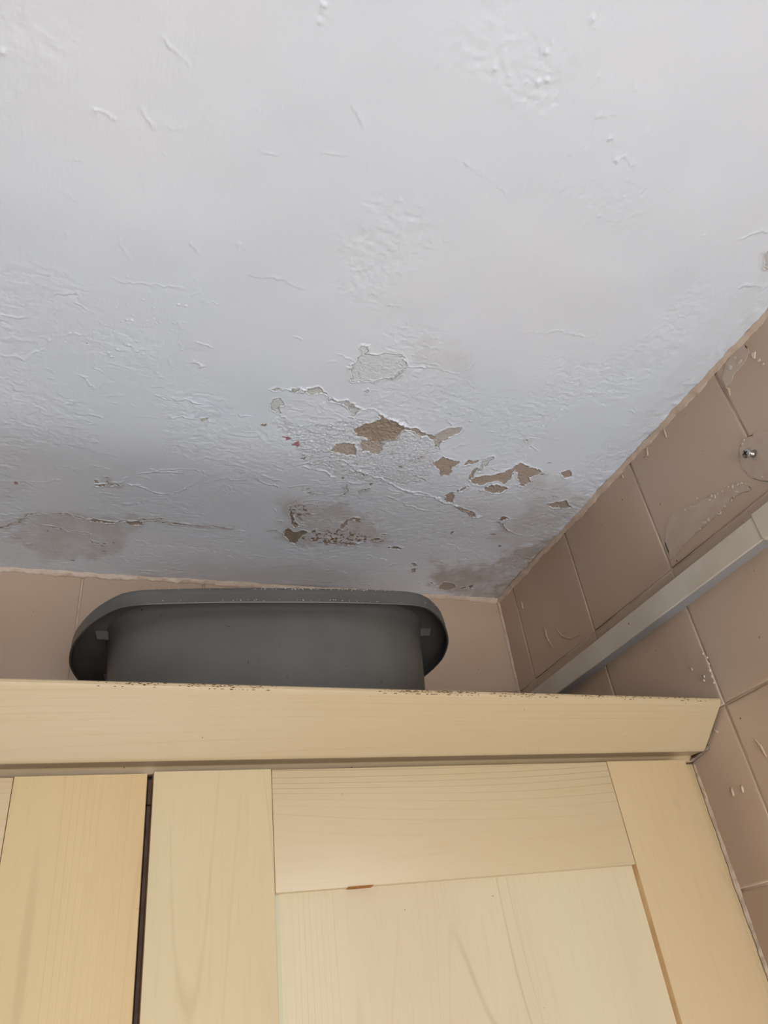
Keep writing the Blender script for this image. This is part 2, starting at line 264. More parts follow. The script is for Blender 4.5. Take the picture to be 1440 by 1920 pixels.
FILM = [
  [(515.0, 407.3), (497.4, 412.3), (474.0, 402.9), (444.1, 396.4), (409.3, 386.6), (402.1, 378.5), (400.1, 371.9), (422.9, 378.4), (446.8, 374.5), (473.0, 373.9), (497.1, 373.6), (517.9, 368.0), (526.9, 368.1), (523.9, 390.8)],
  [(393.7, 414.2), (384.4, 420.0), (371.5, 417.2), (357.3, 407.6), (346.7, 393.4), (366.4, 359.1), (381.4, 365.5), (395.0, 380.9), (400.0, 397.8)],
  [(373.8, 493.6), (361.0, 505.2), (345.6, 507.6), (335.3, 504.2), (336.4, 491.8), (346.4, 487.2), (358.5, 487.4), (367.8, 481.8), (375.1, 482.8)],
  [(549.4, 259.7), (535.8, 260.6), (527.8, 254.7), (527.5, 241.0), (527.4, 219.1), (528.9, 211.1), (568.6, 231.1), (564.5, 247.7)],
]
FLECK = [(332.9, 485.1, 4.2), (331.0, 475.8, 2.6), (329.2, 469.0, 2.1), (348.2, 492.1, 3.3), (359.7, 496.2, 3.4), (364.9, 495.4, 2.3), (350.5, 500.5, 1.7), (387.5, 417.2, 1.8), (383.4, 419.2, 1.3), (384.7, 374.3, 1.5), (407.7, 384.1, 1.8), (411.4, 385.5, 1.9), (417.7, 387.6, 2.1), (422.3, 390.3, 1.4), (441.7, 392.0, 2.7), (444.6, 395.5, 2.3), (436.7, 392.4, 1.6), (430.9, 391.6, 1.4), (449.1, 393.3, 1.4), (462.3, 405.5, 1.2), (416.0, 379.9, 2.1), (421.8, 377.6, 1.6), (425.5, 376.4, 1.6), (435.2, 375.5, 1.6), (444.0, 373.8, 2.2), (446.8, 374.5, 1.7), (460.4, 375.9, 2.5), (465.0, 376.4, 2.0), (474.3, 374.7, 2.0), (404.1, 374.9, 1.5), (474.0, 402.9, 1.2), (482.0, 404.3, 1.2), (467.4, 378.1, 1.5), (532.1, 261.3, 1.7), (530.3, 255.8, 2.0), (530.8, 249.2, 2.2), (532.5, 243.2, 2.2), (542.0, 240.5, 1.6), (544.8, 237.2, 1.6), (533.0, 236.7, 1.6), (533.5, 230.3, 1.7), (554.4, 253.8, 1.7)]
RUN = [
  [(781.8, 412.9), (782.8, 398.9), (776.1, 381.0)],
  [(756.1, 398.6), (749.3, 384.4), (733.4, 373.2), (710.0, 368.5)],
  [(424.1, 352.5), (422.2, 347.1)],
  [(821.4, 477.1), (821.5, 463.2)],
  [(549.1, 504.8), (548.4, 497.8)],
  [(465.0, 506.7), (466.8, 492.6)],
  [(497.4, 505.5), (500.7, 495.5), (507.6, 497.9)],
  [(513.1, 168.3), (509.3, 159.7), (508.2, 149.1)],
  [(556.4, 191.9), (551.8, 187.0)],
  [(560.8, 137.7), (562.2, 129.7)],
  [(547.8, 136.2), (549.5, 129.4)],
  [(597.8, 147.9), (595.6, 136.4)],
  [(602.5, 343.0), (603.8, 338.3)],
  [(377.1, 487.8), (373.1, 478.0), (375.3, 471.2)],
]

# ---------------------------------------------------------------- helpers
H = 0.5119; XR = 0.5660; YB = 0.8821        # ceiling (above eye), right wall face, back wall face
FY = 0.5770                                  # cabinet door face
rnd = random.Random(7)

def lin(h):
    h = h.lstrip('#'); v = [int(h[i:i+2], 16) / 255 for i in (0, 2, 4)]
    return tuple((c / 12.92 if c <= .04045 else ((c + .055) / 1.055) ** 2.4) for c in v) + (1,)

def material(name, rough=0.5, spec=0.5):
    m = bpy.data.materials.new(name); m.use_nodes = True
    nt = m.node_tree; b = nt.nodes['Principled BSDF']
    b.inputs['Roughness'].default_value = rough
    b.inputs['Specular IOR Level'].default_value = spec
    return m, nt, b

def N(nt, kind, **kw):
    n = nt.nodes.new(kind)
    for k, v in kw.items():
        if k in n.inputs: n.inputs[k].default_value = v
        else: setattr(n, k, v)
    return n

def mathn(nt, op, a, b=None, c=None, clamp=False):
    n = nt.nodes.new('ShaderNodeMath'); n.operation = op; n.use_clamp = clamp
    for i, v in enumerate((a, b, c)):
        if v is None: continue
        if isinstance(v, (int, float)): n.inputs[i].default_value = v
        else: nt.links.new(v, n.inputs[i])
    return n.outputs[0]

def mixc(nt, fac, a, b, mode='MIX'):
    n = nt.nodes.new('ShaderNodeMix'); n.data_type = 'RGBA'; n.blend_type = mode
    for s, v in ((0, fac), (6, a), (7, b)):
        if isinstance(v, (int, float)): n.inputs[s].default_value = v
        elif isinstance(v, tuple): n.inputs[s].default_value = v
        else: nt.links.new(v, n.inputs[s])
    return n.outputs[2]

def smooth(nt, v, lo, hi, a=0., b=1.):
    n = nt.nodes.new('ShaderNodeMapRange'); n.interpolation_type = 'SMOOTHSTEP'
    nt.links.new(v, n.inputs[0])
    for i, x in enumerate((lo, hi, a, b)): n.inputs[i + 1].default_value = x
    return n.outputs[0]

def noise(nt, vec, scale, detail=2., rough=.5, dist=0.):
    n = N(nt, 'ShaderNodeTexNoise', Scale=scale, Detail=detail, Roughness=rough, Distortion=dist)
    nt.links.new(vec, n.inputs['Vector']); return n.outputs['Fac']

def mapped(nt, vec, scale=(1, 1, 1), loc=(0, 0, 0), rot=(0, 0, 0)):
    n = nt.nodes.new('ShaderNodeMapping'); nt.links.new(vec, n.inputs['Vector'])
    n.inputs['Scale'].default_value = scale; n.inputs['Location'].default_value = loc; n.inputs['Rotation'].default_value = rot
    return n.outputs[0]

def bump(nt, b, height, dist, strength=1.):
    n = N(nt, 'ShaderNodeBump', Strength=strength, Distance=dist)
    nt.links.new(height, n.inputs['Height']); nt.links.new(n.outputs[0], b.inputs['Normal'])

def position(nt): return nt.nodes.new('ShaderNodeNewGeometry').outputs['Position']
def objcoord(nt): return nt.nodes.new('ShaderNodeTexCoord').outputs['Object']
def attr(nt, name):
    n = nt.nodes.new('ShaderNodeAttribute'); n.attribute_name = name; return n.outputs['Fac']

# ---- materials
def wood(name, axis, base, seed, tint=lin('#d9bd96'), line=.5, period=1.):
    """maple foil: long faint streaks, thin wavy growth lines, broad patches of warmer tone; grain runs along axis"""
    m, nt, b = material(name, .42, .45)
    p = position(nt)
    o = (seed * 1.37, seed * .71, seed * 2.13)
    st = [1, 1, 1]; st['xyz'.index(axis)] = .07
    v = mapped(nt, p, tuple(st), o)
    broad = noise(nt, v, 9, 2, .5)
    streak = noise(nt, v, 160, 5, .65)
    warp = noise(nt, v, 7 * period, 1.5, .45, .3)
    across = nt.nodes.new('ShaderNodeSeparateXYZ'); nt.links.new(p, across.inputs[0])
    ac = across.outputs['Z' if axis == 'x' else 'X']
    ph = mathn(nt, 'ADD', mathn(nt, 'MULTIPLY', ac, 70.), mathn(nt, 'MULTIPLY', warp, 34.))
    fr = mathn(nt, 'FRACT', ph)
    tri = mathn(nt, 'ABSOLUTE', mathn(nt, 'SUBTRACT', fr, .5))
    ln = smooth(nt, tri, .0, .10, 1., 0.)
    fade = smooth(nt, noise(nt, v, 17, 2), .40, .75)
    ln = mathn(nt, 'MULTIPLY', ln, fade)
    fine = smooth(nt, noise(nt, mapped(nt, p, tuple(s if s < 1 else 1 for s in st), (3.3 + seed, 0, 5)), 420, 2, .5), .56, .72)
    col = mixc(nt, smooth(nt, broad, .35, .7), base, tint)
    col = mixc(nt, mathn(nt, 'MULTIPLY', smooth(nt, streak, .45, .75), .13), col, lin('#b1966e'))
    col = mixc(nt, mathn(nt, 'MULTIPLY', ln, line), col, lin('#a28a64'))
    col = mixc(nt, mathn(nt, 'MULTIPLY', fine, .07), col, lin('#9c7c50'))
    sp = noise(nt, p, 260, 1, .5)
    col = mixc(nt, smooth(nt, sp, .80, .82), col, lin('#6d5233'))
    nt.links.new(col, b.inputs['Base Color'])
    h = mathn(nt, 'ADD', mathn(nt, 'MULTIPLY', streak, .5), mathn(nt, 'MULTIPLY', ln, -.25))
    bump(nt, b, h, .0003, .5)
    return m

BASE = lin('#c9b892')
M = {}
M['stile'] = wood('maple_foil_upright', 'z', BASE, 1.0, lin('#c9b28c'))
M['stile_b'] = wood('maple_foil_upright_warm', 'z', lin('#c9b083'), 5.0, lin('#c4a678'))
M['stile_c'] = wood('maple_foil_upright_shade', 'z', lin('#c6ad85'), 6.0, lin('#c0a67d'))
M['rail'] = wood('maple_foil_level', 'x', lin('#c3b08c'), 2.0, lin('#bda683'), .85)
M['panel'] = wood('maple_foil_panel', 'z', lin('#c9bb98'), 3.0, lin('#c6b394'), .7, 1.5)
M['cornice'] = wood('maple_foil_cornice', 'x', lin('#b8a27f'), 4.0, lin('#b09975'), 1.0)

def plain(name, col, rough=.5, spec=.5, var=.0, bs=0, bd=0.0002, col2=None, vs=20):
    m, nt, b = material(name, rough, spec)
    p = position(nt)
    if col2:
        c = mixc(nt, smooth(nt, noise(nt, p, vs, 3), .35, .65), col, col2); nt.links.new(c, b.inputs['Base Color'])
    else: b.inputs['Base Color'].default_value = col
    if bs: bump(nt, b, noise(nt, p, bs, 3, .55), bd)
    return m

M['edge'] = plain('warm_foil_edge', lin('#c49a68'), .5, .4, col2=lin('#cfaa78'), vs=60)
M['carcass'] = plain('brown_board_edge', lin('#7a6350'), .6, .3, col2=lin('#6b5544'), vs=80)
M['panel_edge'] = plain('greenish_foil_groove', lin('#bcb898'), .5, .4)
M['chip'] = plain('bare_fibreboard', lin('#a8703f'), .9, .1, col2=lin('#8d5a30'), vs=300)
M['trunking'] = plain('cream_plastic', lin('#c8bba9'), .38, .5, col2=lin('#c0b19e'), vs=18, bs=40, bd=.0003)
M['trunking_base'] = plain('grey_plastic', lin('#8f8b88'), .4, .5)
M['seal'] = plain('painted_sealant', lin('#c9b39d'), .38, .5, col2=lin('#bba28c'), vs=60, bs=180, bd=.0006)
M['seal_tile'] = plain('tile_coloured_sealant', lin('#b29c86'), .4, .4, col2=lin('#957f6b'), vs=90, bs=200, bd=.0008)
M['seal_dark'] = plain('grey_sealant', lin('#8d7a6c'), .45, .4, col2=lin('#75655a'), vs=150, bs=200, bd=.0008)
M['grout'] = plain('painted_grout', lin('#d0b8a3'), .3, .5, col2=lin('#b89e88'), vs=40, bs=160, bd=.0006)
M['film'] = plain('smeared_filler_film', lin('#bea997'), .3, .5, col2=lin('#b9a18d'), vs=60, bs=70, bd=.0006)
M['fleck'] = plain('pale_primer_fleck', lin('#cfbfae'), .5, .4)
M['steel'] = plain('worn_steel', lin('#b3aea6'), .38, .5); M['steel'].node_tree.nodes['Principled BSDF'].inputs['Metallic'].default_value = 1
M['dark'] = plain('screw_recess', lin('#1c1a18'), .7, .2)
M['dust'] = plain('brown_dust', lin('#6b5236'), .9, .1)
M['white_dust'] = plain('white_dust', lin('#d8d4cc'), .8, .2)
M['wallpaint'] = plain('white_wall_paint', lin('#d2d6da'), .7, .3)
M['floor'] = plain('pale_floor_tile', lin('#d2d0cc'), .5, .4, col2=lin('#cbc9c4'), vs=5)
M['frame'] = plain('white_window_frame', lin('#e8e8e6'), .35, .5)


def tile_material():
    m, nt, b = material('painted_beige_tile', .24, .5)
    p = position(nt)
    info = nt.nodes.new('ShaderNodeObjectInfo')
    c = mixc(nt, smooth(nt, noise(nt, p, 5, 2), .3, .7), lin('#bda58f'), lin('#b59980'))
    c = mixc(nt, mathn(nt, 'MULTIPLY', info.outputs['Random'], .35), c, lin('#bba38e'))
    dots = smooth(nt, noise(nt, p, 230, 0, .5), .85, .87)
    c = mixc(nt, mathn(nt, 'MULTIPLY', dots, .7), c, lin('#6a4630'))
    nt.links.new(c, b.inputs['Base Color'])
    h = mathn(nt, 'ADD', mathn(nt, 'MULTIPLY', noise(nt, p, 9, 2), 1.), mathn(nt, 'MULTIPLY', noise(nt, p, 70, 3, .6), .16))
    bump(nt, b, h, .0022)
    return m
M['tile'] = tile_material()

def tub_material():
    m, nt, b = material('dark_grey_plastic', .42, .5)
    p = position(nt)
    c = mixc(nt, smooth(nt, noise(nt, p, 14, 3), .35, .7), lin('#4e4b47'), lin('#57544f'))
    c = mixc(nt, smooth(nt, noise(nt, p, 240, 1), .77, .80), c, lin('#22201e'))
    nt.links.new(c, b.inputs['Base Color'])
    bump(nt, b, noise(nt, p, 900, 2), .00006)
    return m
M['tub'] = tub_material()

def ceiling_material():
    """white emulsion over old paint; attributes carry the outlines of the flaked patches in millimetres"""
    m, nt, b = material('flaking_white_emulsion', .5, .4)
    p = position(nt)
    warp = mathn(nt, 'SUBTRACT', noise(nt, p, 260, 4, .65), .5)
    bare = mathn(nt, 'ADD', attr(nt, 'bare'), mathn(nt, 'MULTIPLY', warp, 3.0))
    mask = smooth(nt, bare, -.25, .45)
    tone = attr(nt, 'tone')
    gr = noise(nt, p, 900, 3, .7)
    pale = mixc(nt, gr, lin('#cdcbc6'), lin('#bab6ae'))
    tan = mixc(nt, gr, lin('#b9a797'), lin('#9c8878'))
    umber = mixc(nt, gr, lin('#a5937f'), lin('#6e5d4c'))
    pale = mixc(nt, smooth(nt, tone, .1, .4), lin('#d3d4d4'), pale)
    under = mixc(nt, smooth(nt, tone, .25, 1.), pale, tan)
    under = mixc(nt, smooth(nt, tone, 1.1, 1.8), under, umber)
    white = mixc(nt, smooth(nt, noise(nt, p, 6, 2), .35, .65), lin('#dadbdf'), lin('#d5d9de'))
    stain_shade = attr(nt, 'stain_shade')
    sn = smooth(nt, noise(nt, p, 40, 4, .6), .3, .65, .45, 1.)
    white = mixc(nt, mathn(nt, 'MULTIPLY', mathn(nt, 'MULTIPLY', stain_shade, sn), .95), white, lin('#957a5b'))
    ro = attr(nt, 'rough')
    white = mixc(nt, mathn(nt, 'MULTIPLY', ro, smooth(nt, noise(nt, p, 330, 4, .7), .35, .75, 0, .55)), white, lin('#a09a90'))
    spk = smooth(nt, noise(nt, p, 210, 3, .6), .50, .60)
    white = mixc(nt, mathn(nt, 'MULTIPLY', smooth(nt, attr(nt, 'speck'), .2, .9), spk), white, lin('#836a52'))
    col = mixc(nt, mask, white, under)
    rim_ = mathn(nt, 'MULTIPLY', smooth(nt, bare, -.35, .1), smooth(nt, bare, .2, 1.0, 1., 0.))
    col = mixc(nt, mathn(nt, 'MULTIPLY', rim_, .5), col, lin('#7d6a55'))
    rd = mathn(nt, 'ADD', attr(nt, 'red'), mathn(nt, 'MULTIPLY', warp, 5.))
    col = mixc(nt, smooth(nt, rd, .0, 1.2, 0, .85), col, lin('#9c4a4c'))
    nt.links.new(col, b.inputs['Base Color'])
    nt.links.new(smooth(nt, mask, 0, 1, .6, .9), b.inputs['Roughness'])
    brush = noise(nt, mapped(nt, p, (1, .12, 1)), 420, 3, .6)
    brush2 = noise(nt, mapped(nt, p, (.2, 1, 1), (3, 1, 0)), 260, 3, .6)
    micro = mathn(nt, 'ADD', mathn(nt, 'MULTIPLY', brush, .16), mathn(nt, 'MULTIPLY', brush2, .14))
    micro = mathn(nt, 'ADD', micro, mathn(nt, 'MULTIPLY', mathn(nt, 'MULTIPLY', noise(nt, p, 480, 3, .6), mathn(nt, 'MAXIMUM', ro, mask)), .8))
    bump(nt, b, micro, .0010)
    return m
M['ceiling'] = ceiling_material()

# ---- object making
OFF = Vector((0, 0, CZ))
def link(name, me, parent=None, origin=None):
    o = bpy.data.objects.new(name, me); scene.collection.objects.link(o)
    o.location = origin if origin is not None else (0, 0, 0)
    if parent is not None:
        o.parent = parent; o.location = Vector(o.location) - world_loc(parent)
    return o
def world_loc(o):
    v = Vector(o.location)
    return v + world_loc(o.parent) if o.parent else v
def bm_obj(name, bm, mats, parent=None, origin=(0, 0, 0), smooth_shade=False):
    """bm is in eye-relative metres; origin likewise"""
    org = Vector(origin)
    bmesh.ops.recalc_face_normals(bm, faces=bm.faces)
    bmesh.ops.translate(bm, verts=bm.verts, vec=-org)
    me = bpy.data.meshes.new(name); bm.to_mesh(me); bm.free()
    for mt in (mats if isinstance(mats, (list, tuple)) else [mats]): me.materials.append(mt)
    if smooth_shade: me.polygons.foreach_set('use_smooth', [True] * len(me.polygons))
    return link(name, me, parent, org + OFF)
def tag(o, label=None, cat=None, group=None, kind=None):
    for k, v in (('label', label), ('category', cat), ('group', group), ('kind', kind)):
        if v: o[k] = v
    return o
def empty(name, loc, label, cat, group=None):
    o = bpy.data.objects.new(name, None); scene.collection.objects.link(o); o.location = Vector(loc) + OFF
    o.empty_display_size = .05
    return tag(o, label, cat, group)
def add_box(bm, x0, x1, y0, y1, z0, z1, bev=0., seg=2, side_mat=None):
    r = bmesh.ops.create_cube(bm, size=1)
    vs = r['verts']
    for v in vs: v.co = Vector(((x0 + x1) / 2 + v.co.x * (x1 - x0), (y0 + y1) / 2 + v.co.y * (y1 - y0), (z0 + z1) / 2 + v.co.z * (z1 - z0)))
    fs = {f for v in vs for f in v.link_faces}
    if side_mat:
        for f in fs:
            f.normal_update()
            if abs(f.normal.x) > .5: f.material_index = 1
    if bev:
        es = {e for v in vs for e in v.link_edges}
        bmesh.ops.bevel(bm, geom=list(es), offset=bev, segments=seg, profile=.5, affect='EDGES')
    return bm
def box(name, dims, mats, parent=None, bev=0., origin=None, seg=2, side=False):
    bm = bmesh.new(); add_box(bm, *dims, bev=bev, seg=seg, side_mat=side)
    org = origin or (dims[0], dims[2], dims[4])
    o = bm_obj(name, bm, mats, parent, org)
    if bev: o.data.polygons.foreach_set('use_smooth', [True] * len(o.data.polygons)); autosmooth(o)
    return o
def autosmooth(o, ang=40):
    me = o.data; bm = bmesh.new(); bm.from_mesh(me)
    for e in bm.edges:
        if len(e.link_faces) == 2 and e.calc_face_angle(0) > math.radians(ang): e.smooth = False
    bm.to_mesh(me); bm.free()
def tube(bm, pts, r, n=8, squash=1., axis=None):
    """round strip along points (Vectors); r may be a list; squash flattens it along axis"""
    rings = []
    for i, p in enumerate(pts):
        t = (pts[min(i + 1, len(pts) - 1)] - pts[max(i - 1, 0)]).normalized()
        a = Vector(axis) if axis else Vector((0, 0, 1))
        if abs(t.dot(a)) > .95: a = Vector((1, 0, 0))
        s = t.cross(a).normalized(); u = s.cross(t).normalized()
        rr = r[i] if isinstance(r, (list, tuple)) else r
        rings.append([bm.verts.new(p + s * math.cos(k * 2 * math.pi / n) * rr + u * math.sin(k * 2 * math.pi / n) * rr * squash) for k in range(n)])
    for A, B in zip(rings, rings[1:]):
        for k in range(n): bm.faces.new((A[k], A[(k + 1) % n], B[(k + 1) % n], B[k]))
    bm.faces.new(rings[0][::-1]); bm.faces.new(rings[-1])
def loft(bm, rings, close_ends=False):
    vr = [[bm.verts.new(p) for p in r] for r in rings]
    n = len(vr[0])
    for A, B in zip(vr, vr[1:]):
        for k in range(n): bm.faces.new((A[k], A[(k + 1) % n], B[(k + 1) % n], B[k]))
    if close_ends: bm.faces.new(vr[0][::-1]); bm.faces.new(vr[-1])
    return vr

# ---- numpy value noise
def vnoise(x, y, seed, scale):
    """smooth value noise in [-1,1]; x,y in mm, scale = feature size in mm"""
    g = np.random.RandomState(seed).uniform(-1, 1, (256, 256)).astype(np.float32)
    u = x / scale + 1000; v = y / scale + 1000
    i = np.floor(u).astype(np.int64); j = np.floor(v).astype(np.int64)
    fu = (u - i).astype(np.float32); fv = (v - j).astype(np.float32)
    fu = fu * fu * fu * (fu * (fu * 6 - 15) + 10); fv = fv * fv * fv * (fv * (fv * 6 - 15) + 10)
    i &= 255; j &= 255; i1 = (i + 1) & 255; j1 = (j + 1) & 255
    return (g[i, j] * (1 - fu) + g[i1, j] * fu) * (1 - fv) + (g[i, j1] * (1 - fu) + g[i1, j1] * fu) * fv
def sstep(v, lo, hi):
    t = np.clip((v - lo) / (hi - lo), 0, 1); return t * t * (3 - 2 * t)
def seg_dist(px, py, pts, closed=False):
    """distance to a polyline and, for closed ones, signed (positive inside); also side sign"""
    d = np.full(px.shape, 1e9, np.float32); side = np.ones(px.shape, np.float32); par = np.zeros(px.shape, np.float32)
    inside = np.zeros(px.shape, bool)
    n = len(pts)
    for k in range(n if closed else n - 1):
        ax, ay = pts[k]; bx, by = pts[(k + 1) % n]
        vx, vy = bx - ax, by - ay; L = vx * vx + vy * vy + 1e-9
        t = np.clip(((px - ax) * vx + (py - ay) * vy) / L, 0, 1)
        dx = px - ax - t * vx; dy = py - ay - t * vy; q = np.sqrt(dx * dx + dy * dy)
        better = q < d
        d = np.where(better, q, d); side = np.where(better, np.sign(vx * dy - vy * dx), side); par = np.where(better, (k + t) / max(1, n - 1), par)
        if closed and ay != by:
            c = ((ay > py) != (by > py)) & (px < (bx - ax) * (py - ay) / (by - ay) + ax)
            inside ^= c
    if closed: d = np.where(inside, d, -d)
    return d, side, par

# ---------------------------------------------------------------- the setting
def build_ceiling():
    xs = np.arange(-190, 566.1, .78); xs[-1] = 566.0
    ys = np.concatenate([np.arange(0, 400, 1.15), np.arange(400, 882.1, .66)]); ys[-1] = 882.1
    X, Y = np.meshgrid(xs, ys); X = X.astype(np.float32); Y = Y.astype(np.float32)
    h = np.zeros_like(X)
    # coordinates bent by noise so no mark has a drawn edge
    WX = X + vnoise(X, Y, 1, 9) * 1.8 + vnoise(X, Y, 2, 4.) * 1.5 + vnoise(X, Y, 41, 1.7) * .9
    WY = Y + vnoise(X, Y, 3, 9) * 1.8 + vnoise(X, Y, 4, 4.) * 1.5 + vnoise(X, Y, 42, 1.7) * .9
    # general unevenness of an old plaster ceiling
    h += vnoise(X, Y, 5, 130) * 1.0 + vnoise(X, Y, 6, 45) * .30 + vnoise(X, Y, 7, 17) * .07
    damaged = sstep(Y, 430, 600)
    zone = np.clip(sstep(vnoise(X, Y, 8, 60) + .55 * damaged, .05, .7), 0, 1)
    tex = np.abs(vnoise(WX, WY, 9, 7)); h += zone * (.16 - tex * .34) * (1.0 - .45 * sstep(Y, 560, 700))
    tex = np.abs(vnoise(WX * .6, WY, 10, 4)); h += (.35 + zone) * (.12 - tex * .25) * .75
    h += vnoise(X, Y, 11, 2.2) * .028
    def window(pts, m):
        a = np.array(pts); x0, y0 = a.min(0) - m; x1, y1 = a.max(0) + m
        i0, i1 = np.searchsorted(ys, (y0, y1)); j0, j1 = np.searchsorted(xs, (x0, x1))
        return (slice(i0, i1), slice(j0, j1))
    bare = np.full_like(X, -20.); tone = np.zeros_like(X); rough = np.zeros_like(X)
    stain_shade = np.zeros_like(X); speck = np.zeros_like(X); red = np.full_like(X, -20.)
    for pts in ROUGH:
        w = window(pts, 20); d, _, _ = seg_dist(WX[w], WY[w], pts, True)
        k = sstep(d, -2, 3); rough[w] = np.maximum(rough[w], k)
        h[w] += k * (-.35 + vnoise(X[w], Y[w], 21, 2.1) * .30 + vnoise(X[w], Y[w], 22, 4.5) * .2)
    for c, pts in BARE:
        w = window(pts, 16); d, _, _ = seg_dist(WX[w], WY[w], pts, True)
        up = d > bare[w]; tone[w] = np.where(up, c, tone[w]); bare[w] = np.maximum(bare[w], d)
        depth = .35 + .35 * min(c, 1.5)
        lip = np.exp(-((d + 1.0) / .9) ** 2) * (.5 + .4 * vnoise(X[w], Y[w], 23, 12))
        h[w] += -depth * sstep(d, -.6, .5) + lip + sstep(d, 0, 2) * vnoise(X[w], Y[w], 24, 1.8) * (.08 + .22 * (c > 1.3))
    for x, y, r in SPOT:
        pts = [(x - r, y - r), (x + r, y + r)]; w = window(pts, 6)
        d = r * .8 - np.sqrt(((WX[w] - x) / 1.3) ** 2 + (WY[w] - y) ** 2)
        up = d > bare[w]; tone[w] = np.where(up, 1.5, tone[w]); bare[w] = np.maximum(bare[w], d)
        h[w] += -.5 * sstep(d, -.4, .6)
    for c, pts in SPECK:
        w = window(pts, 12); d, _, _ = seg_dist(WX[w], WY[w], pts, True); k = sstep(d, -4, 5)
        speck[w] = np.maximum(speck[w], k * min(c, 1)); h[w] += k * vnoise(X[w], Y[w], 25, 2.4) * .2
    for c, pts in STAIN_SHADE:
        w = window(pts, 30); d, _, _ = seg_dist(WX[w], WY[w], pts, True); stain_shade[w] = np.maximum(stain_shade[w], c * .8 * sstep(d + 9 * vnoise(X[w], Y[w], 26, 14) + 4 * vnoise(X[w], Y[w], 29, 5), -10, 11))
    for pts in RED:
        w = window(pts, 12); d, _, _ = seg_dist(WX[w], WY[w], pts, True); red[w] = np.maximum(red[w], d)
    for a, wd, pts in RIDGE:
        w = window(pts, 22); d, sd, t = seg_dist(WX[w], WY[w], pts)
        amp = a * (.75 + .45 * vnoise(X[w], Y[w], 27, 9)) * np.clip(np.minimum(t, 1 - t) * 8 + .25, 0, 1)
        h[w] += amp * 1.5 * (.62 * np.exp(-(d / wd) ** 2) - .33 * (sd > 0) * np.exp(-d / 4.) * sstep(d, 0, .9) )
    for dep, wd, br, pts in CRACK:
        w = window(pts, 12); d, sd, t = seg_dist(WX[w], WY[w], pts)
        amp = .6 + .6 * vnoise(X[w], Y[w], 28, 8)
        h[w] += -dep * amp * np.exp(-(d / wd) ** 2) + .35 * np.exp(-((d - 1.6) / 1.1) ** 2)
        k = wd * amp * .9 - d; up = k > bare[w]; tone[w] = np.where(up, br, tone[w]); bare[w] = np.maximum(bare[w], k)
        stain_shade[w] = np.maximum(stain_shade[w], .5 * np.exp(-(d / 4) ** 2))
    for r, a, pts in NIB:
        for x, y in pts:
            w = window([(x, y)], r * 3 + 1); d2 = (X[w] - x) ** 2 + (Y[w] - y) ** 2; h[w] += a * np.exp(-d2 / (r * r * .55))
    R = random.Random(3)
    for k in range(620):                    # nibs of dried paint, denser towards the window side of the damage
        x = R.uniform(-180, 560); y = R.uniform(20, 870); r = R.uniform(.6, 1.1); a = R.uniform(.12, .38)
        w = window([(x, y)], r * 3 + 1); d2 = (X[w] - x) ** 2 + (Y[w] - y) ** 2; h[w] += a * np.exp(-d2 / (r * r * .55))
    for k in range(330):                    # short wrinkles and brush ends
        x = R.uniform(-180, 560); y = R.uniform(30, 870)
        if R.random() > .35 + .6 * (y > 430): continue
        a = R.choice((0, math.pi / 2)) * (y < 400) + R.gauss(-.15, .45); L = R.uniform(5, 20)
        pts = [(x, y), (x + L * .5 * math.cos(a), y + L * .5 * math.sin(a)), (x + L * math.cos(a + .3), y + L * math.sin(a + .3))]
        w = window(pts, 8); d, sd, t = seg_dist(WX[w], WY[w], pts)
        h[w] += R.uniform(.2, .5) * (.45 + .4 * (y > 430)) * np.exp(-(d / R.uniform(.8, 1.4)) ** 2) * np.clip(np.minimum(t, 1 - t) * 6, 0, 1)
    # wavy build-up of paint beside the right wall
    k = sstep(X, 520, 566); h += k * (vnoise(WX, WY, 31, 8) * .5 + vnoise(WX, WY, 32, 3) * .22)
    k = sstep(Y, 850, 882); h += k * vnoise(WX * .4, WY, 33, 7) * .3
    z = CZ + H - h * 1.35 / 1000
    co = np.stack([X / 1000, Y / 1000, z], -1).reshape(-1, 3).astype(np.float32)
    ny, nx = X.shape
    idx = np.arange(ny * nx, dtype=np.int32).reshape(ny, nx)
    quads = np.stack([idx[:-1, :-1], idx[1:, :-1], idx[1:, 1:], idx[:-1, 1:]], -1).reshape(-1, 4)
    # the rest of the ceiling, flat, out to the other walls
    x0, y0 = X[0, 0] / 1000, Y[0, 0] / 1000; zc = CZ + H
    extra = np.array([(-1.9, -1.01, zc), (.566, -1.01, zc), (.566, y0, zc), (x0, y0, zc), (x0, .8821, zc), (-1.9, .8821, zc), (-1.9, y0, zc)], np.float32)
    nb = len(co); co = np.concatenate([co, extra])
    me = bpy.data.meshes.new('ceiling')
    q2 = [(nb, nb + 6, nb + 2, nb + 1), (nb + 6, nb + 5, nb + 4, nb + 3)]
    allq = np.concatenate([quads, np.array(q2, np.int32)])
    me.vertices.add(len(co)); me.vertices.foreach_set('co', co.ravel())
    me.loops.add(allq.size); me.loops.foreach_set('vertex_index', allq.ravel())
    me.polygons.add(len(allq)); me.polygons.foreach_set('loop_start', np.arange(len(allq), dtype=np.int32) * 4)
    me.polygons.foreach_set('use_smooth', np.ones(len(allq), bool))
    for nm, arr in (('bare', bare), ('tone', tone), ('stain_shade', stain_shade), ('rough', rough), ('speck', speck), ('red', red)):
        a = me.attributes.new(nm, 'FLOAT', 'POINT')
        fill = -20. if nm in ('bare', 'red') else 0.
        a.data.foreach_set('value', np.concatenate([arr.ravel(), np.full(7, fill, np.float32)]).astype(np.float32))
    me.update(); me.validate()
    me.materials.append(M['ceiling'])
    o = bpy.data.objects.new('ceiling', me); scene.collection.objects.link(o)
    return tag(o, 'white painted ceiling flaking to brown plaster near the back corner', kind='structure')
ceil = build_ceiling()
